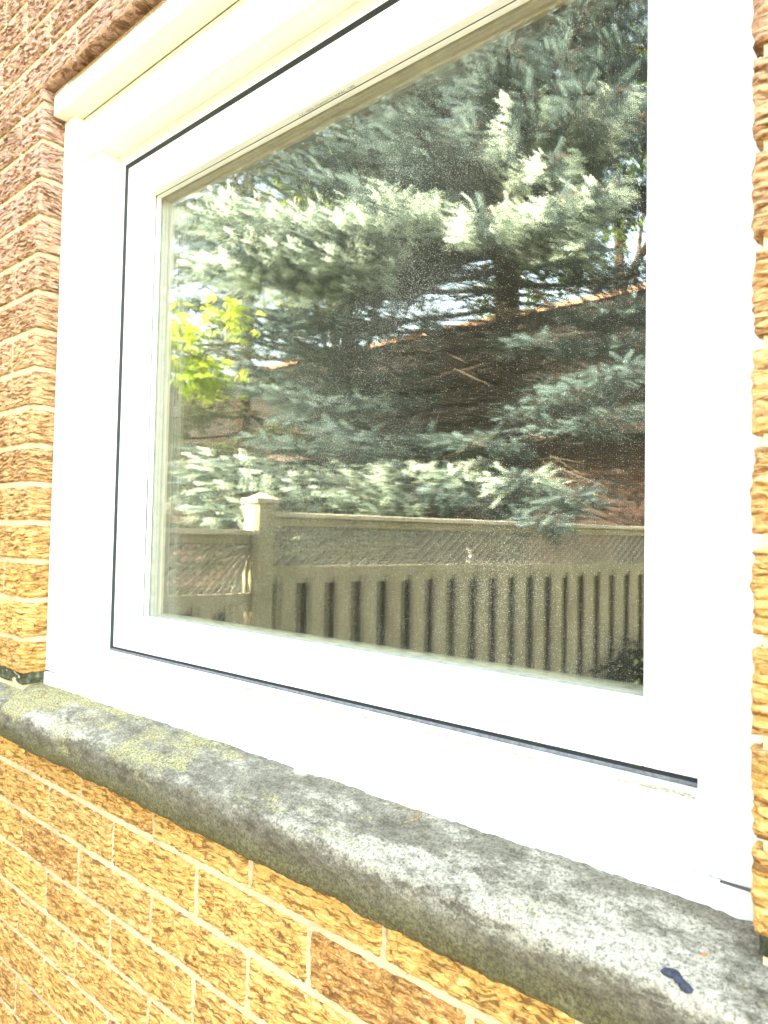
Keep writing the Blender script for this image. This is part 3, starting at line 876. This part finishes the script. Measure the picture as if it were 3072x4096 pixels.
def spruce(name, base, height, R0, boughs, label, mat, barkm, seed, trunk_r=.13, tmpl=TM, dens=1., bare=True):
    r = np.random.default_rng(seed)
    root = empty(name, base, label=label, cat='tree')
    bx, by, bz = base
    mb = MB()
    n = 14
    mb.tube([(bx + .02 * math.sin(i), by + .02 * math.cos(i * 1.3), bz + height * i / n) for i in range(n + 1)], [trunk_r * (1 - i / n) + .01 for i in range(n + 1)], 10)
    mb.build('trunk', barkm, root, 0, True)
    P = []; D = []; S = []; Tn = []
    wood = MB()
    for (tip, droop, width, thick) in boughs:
        tip = Vector(tip)
        d0 = tip - Vector((bx, by, tip.z)); L = math.hypot(d0.x, d0.y)
        st = Vector((bx, by, tip.z + droop)); az = Vector((d0.x, d0.y, 0)).normalized(); sd = Vector((-az.y, az.x, 0))
        def pt(t): 
            p = st.lerp(tip, t); p.z += -.10 * L * math.sin(math.pi * min(t, 1)) * .5 + .05 * L * max(0, t - .75); return p
        m = 9
        wood.tube([pt(i / m) for i in range(m + 1)], [.022 * (1 - i / m) + .004 for i in range(m + 1)], 5)
        nside = int(L / .085 * dens); 
        for i in range(nside):
            t = .22 + .78 * (i + r.uniform(0, 1)) / nside
            o = pt(t)
            for sgn in (-1, 1):
                ll = width * (1.08 - t) ** .7 * r.uniform(.6, 1.1) + .07
                ang = r.uniform(.75, 1.05)
                dr = az * math.cos(ang) + sd * math.sin(ang) * sgn; dr.z += r.uniform(-.22, .12)
                dr.normalize()
                # bare inner part of side branch
                e_ = o + dr * ll
                e_.z -= .06 * ll
                wood.tube([o, o.lerp(e_, .5) + Vector((0, 0, .01)), e_], [.005, .004, .002], 3)
                q = .30 if t < .5 else .0
                nt = max(2, int(ll / .055 * dens))
                for j in range(nt):
                    f = q + (1 - q) * (j + .5) / nt
                    if r.random() < (.55 if t < .4 else .05): continue
                    c = o.lerp(e_, f)
                    for s2 in ((-1, 1) if j < nt - 1 else (0,)):
                        a2 = r.uniform(.5, .95) * s2
                        dd = Vector((dr.x * math.cos(a2) - dr.y * math.sin(a2), dr.x * math.sin(a2) + dr.y * math.cos(a2), dr.z + r.uniform(-.45, .3)))
                        for lay_ in range(thick if thick < 3 else 5):
                            P.append((c.x + r.uniform(-.02, .02), c.y + r.uniform(-.02, .02), c.z + r.uniform(-.03, .03) - (.05 if thick < 3 else .028) * lay_)); D.append((dd.x + r.uniform(-.35, .35), dd.y + r.uniform(-.35, .35), dd.z + r.uniform(-.25, .25))); S.append(r.uniform(.75, 1.25) * (1 if thick < 3 else .62)); Tn.append(2. if thick >= 2 and f > .3 and t > .42 and r.random() < .85 else r.random())  # highest tone marks needles coloured pale as if sunlit
        P.append(tuple(pt(1))); D.append(tuple(az)); S.append(1.3); Tn.append(0)
    if bare:
        for i in range(620):
            z = r.uniform(1.2, height * .75) if i % 2 else r.uniform(2.0, 4.2); a = r.uniform(0, 6.28); L = r.uniform(.5, 1.9) * (1 - z / height) ** .5
            o = Vector((bx, by, bz + z)); dr = Vector((math.cos(a), math.sin(a), r.uniform(-.3, .15)))
            mid = o + dr * L * .5
            wood.tube([o, mid, o + dr * L + Vector((0, 0, -.06))], [.008, .005, .002], 3)
            for k in range(5):
                f = r.uniform(.3, 1); c = o.lerp(o + dr * L, f); a2 = a + r.choice([-1, 1]) * r.uniform(.5, 1.1)
                wood.tube([c, c + Vector((math.cos(a2), math.sin(a2), r.uniform(-.6, .2))) * r.uniform(.12, .35)], [.003, .0015], 3)
    wood.build('branches', barkm, root)
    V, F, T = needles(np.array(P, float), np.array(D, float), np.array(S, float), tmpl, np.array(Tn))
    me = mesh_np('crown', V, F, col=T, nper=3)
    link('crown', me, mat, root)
    return root

BLUE = m_leaf('blue_spruce_needles', (.078, .118, .114), (.125, .175, .168), .2, 2.5, (.42, .51, .43))   # pale last colour paints sunlit clumps onto chosen boughs
DARKN = m_leaf('dark_conifer_needles', (.035, .05, .025), (.07, .09, .045), .15)
SBARK = m_simple('spruce_bark', (.085, .068, .052), .95, 40, .5, .8, .05)
sx, sy = -3.0, -4.15
r = np.random.default_rng(12)
B = []
# boughs that reach over the fence towards the house
for (p, d, w, th) in [((-3.39, -1.50, .89), .25, .50, 3), ((-3.46, -1.46, .70), .2, .42, 3), ((-3.17, -1.57, .80), .2, .50, 3), ((-3.29, -1.48, .55), .2, .38, 3),
        ((-3.68, -1.58, 2.47), .55, .5, 3), ((-3.50, -1.75, 2.24), .55, .45, 3), ((-3.72, -1.60, 2.10), .55, .40, 2),
        ((-2.97, -2.32, 2.60), .55, .42, 3), ((-3.18, -2.27, 2.46), .55, .45, 2), ((-3.40, -2.14, 2.30), .55, .4, 1),
        ((-2.30, -2.65, 2.40), .55, .50, 3), ((-1.94, -2.95, 2.47), .55, .48, 3), ((-1.74, -3.12, 2.55), .55, .42, 3), ((-2.01, -3.01, 2.78), .55, .36, 3),
        ((-2.14, -2.88, 3.17), .0, .36, 3), ((-1.71, -3.25, 3.22), .0, .40, 3), ((-1.89, -3.27, 2.27), .55, .38, 2),
        ((-3.26, -2.4, 1.12), .2, .5, 1), ((-2.86, -2.63, .90), .2, .5, 2), ((-2.57, -2.87, 1.08), .2, .45, 1), ((-2.23, -3.04, .84), .2, .42, 2), ((-1.95, -3.26, 1.39), .15, .42, 1),
        ((-1.64, -3.27, 1.23), .15, .36, 1), ((-1.86, -3.1, .72), .15, .40, 1), ((-1.92, -2.72, .54), .2, .34, 1), ((-2.6, -2.6, .72), .2, .4, 1),
        ((-1.55, -3.6, 1.95), .3, .45, 1), ((-1.85, -3.7, 1.75), .3, .45, 1), ((-1.5, -3.75, 2.25), .3, .4, 1), ((-2.2, -3.2, 1.75), .3, .35, 1), ((-1.6, -3.3, 1.5), .2, .4, 1), ((-2.78, -3.02, 2.62), .55, .4, 1), ((-2.91, -2.62, 3.15), .0, .4, 1), ((-2.5, -2.8, 3.0), .0, .4, 1), ((-2.56, -2.91, 3.5), .0, .4, 1), ((-1.8, -3.6, 3.7), .0, .4, 1)]:
    B.append((p, d, w, th))
for i in range(22):
    B.append(((r.uniform(-4.7, -3.95), r.uniform(-2.9, -2.0), .9 + i * .15), .1, .42, 1))
for i in range(10):
    B.append(((r.uniform(-3.0, -1.8), r.uniform(-3.6, -2.6), 3.3 + i * .2), .0, .45, 1))
z = .9
while z < 10.6:
    Rz = 2.7 * (1 - z / 12) ** .75
    wz = z + GZ
    n = 7 if z > 3.4 else 6
    a0 = r.uniform(0, 6.28)
    for i in range(n):
        a = a0 + i * 6.283 / n + r.uniform(-.2, .2)
        # the side that faces the window is thin where the sky shows through
        facing = math.cos(a - math.atan2(1, .55))
        if wz < .7 and math.cos(a) > -.5: continue
        if 1.0 < wz < (2.75 if facing > -.3 else 3.5): continue
        L = Rz * r.uniform(.8, 1.08)
        B.append(((sx + math.cos(a) * L, sy + math.sin(a) * L, wz + r.uniform(-.1, .1)), .12, .42 * (Rz / 2.3) + .12, 1))
    z += .34 if z < 6 else .42
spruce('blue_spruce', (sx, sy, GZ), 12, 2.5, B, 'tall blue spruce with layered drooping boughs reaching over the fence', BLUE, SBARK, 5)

def whorls(sx, sy, H, R0, seed, dz=.5, z0=.8):
    r = np.random.default_rng(seed); B = []; z = z0
    while z < H * .93:
        Rz = R0 * (1 - z / H) ** .8
        for i in range(6):
            a = i * 1.047 + r.uniform(-.4, .4) + z
            B.append(((sx + math.cos(a) * Rz, sy + math.sin(a) * Rz, z + GZ + r.uniform(-.1, .1)), .15, .4 * Rz / R0 + .15, 1))
        z += dz
    return B
spruce('dark_spruce', (-7.0, -4.6, GZ), 9.5, 2.3, whorls(-7.0, -4.6, 9.5, 2.3, 4, .30, 1.0), 'dark conifer standing behind the left side of the blue spruce', DARKN, SBARK, 8, .12, TMB, .8, False)

def leaf_cloud(name, root, blobs, n, size, mat, seed):
    r = np.random.default_rng(seed); V = []; T = []
    cl = []
    for (c, rad) in blobs:
        for i in range(max(3, int(n * rad ** 2))):
            d = r.normal(size=3); d /= np.linalg.norm(d); cl.append((np.array(c) + d * rad * r.uniform(.45, 1.0) ** .6, rad))
    P = []
    for c, rad in cl:
        k = 26
        P.append(c + r.normal(size=(k, 3)) * np.array([1, 1, .55]) * .10 * (.5 + rad))
    P = np.concatenate(P); N = len(P)
    D = r.normal(size=(N, 3)); D[:, 2] -= .4; D, A, Bv = frame_of(D, r.uniform(0, 6.28, N)); s = size * r.uniform(.6, 1.2, N)[:, None]
    q = [P, P + D * s * .5 + A * s * .36, P + D * s, P + D * s * .5 - A * s * .36]
    V = np.stack(q, 1).reshape(-1, 3); F = np.arange(N * 4).reshape(-1, 4)
    me = mesh_np(name, V, F, col=np.repeat(r.random(N), 4)); return link(name, me, mat, root)
YEL = m_leaf('lime_green_leaves', (.26, .38, .04), (.42, .50, .06), .45, 4)
GRN = m_leaf('mid_green_leaves', (.07, .12, .02), (.14, .20, .03), .4, 2)
def broadleaf(name, base, top, blobs, n, size, mat, label, seed, tr=.1):
    root = empty(name, base, label=label, cat='tree')
    mb = MB(); b = Vector(base); t_ = Vector(top)
    mb.tube([b, b.lerp(t_, .35) + Vector((.05, .03, 0)), b.lerp(t_, .7), t_], [tr, tr * .8, tr * .55, tr * .3], 8)
    for (c, rad) in blobs:
        c = Vector(c); f = random.uniform(.35, .8); o = b.lerp(t_, f)
        mb.tube([o, o.lerp(c, .5) + Vector((0, 0, .1)), c], [tr * .4, tr * .25, tr * .1], 5)
        for k in range(4):
            e2 = c + Vector((random.uniform(-1, 1), random.uniform(-1, 1), random.uniform(-.5, 1))) * rad * .8
            mb.tube([c, e2], [tr * .1, tr * .04], 3)
    mb.build('trunk', SBARK, root, 0, True)
    leaf_cloud('crown', root, blobs, n, size, mat, seed)
    return root
broadleaf('sapling', (-3.62, -1.25, GZ), (-3.58, -1.3, 1.5), [((-3.50, -1.38, 1.45), .17), ((-3.62, -1.28, 1.62), .15), ((-3.42, -1.52, 1.34), .13), ((-3.66, -1.22, 1.35), .16), ((-3.30, -1.60, 1.66), .08)],
          420, .055, YEL, 'slim sapling with bright lime leaves behind the left fence bay', 31, .018)
broadleaf('maple_tree', (-7.2, -6.6, GZ), (-6.9, -6.3, 5.0), [((-6.2, -5.4, 4.9), .8), ((-6.9, -5.6, 5.4), .8), ((-7.3, -6.2, 4.3), .8), ((-6.0, -6.3, 5.6), .9), ((-6.7, -5.2, 4.2), .6), ((-7.9, -6.9, 5.2), .9)],
          26, .11, YEL, 'sunlit yellow green maple far behind the spruce', 32, .14)
broadleaf('linden_tree', (-5.2, -11.5, GZ), (-5.0, -11.2, 6.5), [((-4.4, -10.8, 6.4), 1.3), ((-6.2, -11, 7.0), 1.4), ((-3.4, -11.6, 7.4), 1.3), ((-5.0, -11, 8.2), 1.5), ((-7.4, -11.6, 5.9), 1.2), ((-2.2, -11.4, 6.6), 1.1)],
          10, .16, GRN, 'broad green tree rising behind the neighbouring roof', 33, .22)
# low dark shrub at the foot of the fence
sh_ = empty('shrub', (-1.78, -3.35, GZ), label='low dark leafy shrub at the foot of the fence', cat='shrub')
mb = MB()
for k in range(9):
    a = k * .7; mb.tube([(-1.78, -3.35, GZ), (-1.78 + .12 * math.cos(a), -3.35 + .14 * math.sin(a), -.9), (-1.78 + .25 * math.cos(a), -3.35 + .3 * math.sin(a), -.52)], [.01, .007, .003], 4)
mb.build('stems', SBARK, sh_)
leaf_cloud('foliage', sh_, [((-1.72, -3.45, -.50), .24), ((-1.64, -3.70, -.42), .26), ((-1.78, -3.15, -.80), .2), ((-1.7, -3.4, -.95), .3), ((-1.6, -3.85, -.7), .3)], 620, .055, m_leaf('dark_shrub_leaves', (.02, .03, .015), (.045, .06, .03), .2), 51)

# ------- neighbouring house
nb = empty('neighbour_house', (-6, -8, GZ), label='low brown roofed red brick house beyond the fence and spruce', cat='house')
RED = m_flatbrick('red_brick', (.040, .022, .016), (.022, .016, .013), (.05, .04, .032))
mb = MB(); mb.box(-15, 3, -13.5, -7.0, GZ, 1.88); mb.build('wall', RED, nb)
mb = MB()
rz = 3.62; ry = -7.9
mb.quad((-15.5, -6.65, 1.75), (3.5, -6.65, 1.75), (3.5, ry, rz), (-15.5, ry, rz))
mb.quad((3.5, ry, rz), (3.5, -14, 1.75), (-15.5, -14, 1.75), (-15.5, ry, rz))
mb.quad((-15.5, -6.65, 1.74), (-15.5, -14, 1.74), (3.5, -14, 1.74), (3.5, -6.65, 1.74))
mb.quad((3.5, -6.65, 1.75), (3.5, -14, 1.75), (3.5, ry, rz)); mb.quad((-15.5, -14, 1.75), (-15.5, -6.65, 1.75), (-15.5, ry, rz))
nr = mb.build('roof', SHING, nb)
mb = MB(); mb.box(-15.5, 3.5, ry - .09, ry + .09, rz - .03, rz + .035)
mb.build('ridge_cap', m_simple('terracotta_ridge', (.36, .20, .12), .8, 20, .4), nr)
mb = MB(); mb.box(-15.5, 3.5, -6.72, -6.60, 1.62, 1.745); mb.build('gutter', m_simple('brown_gutter', (.05, .035, .028), .5), nb)
for k, wx in enumerate((-9.5, -6.4, -2.6)):
    mb = MB(); mb.ring(wx, wx + 1.2, -.2, 1.1, wx + .08, wx + 1.12, -.12, 1.02, -6.995, -6.94); w_ = mb.build('window', WHITE, nb)
    mb = MB(); mb.box(wx + .08, wx + 1.12, -6.998, -6.975, -.12, 1.02); mb.build('pane', m_simple('dark_pane', (.03, .035, .04), .1, 3, .1, 0, .6), w_)
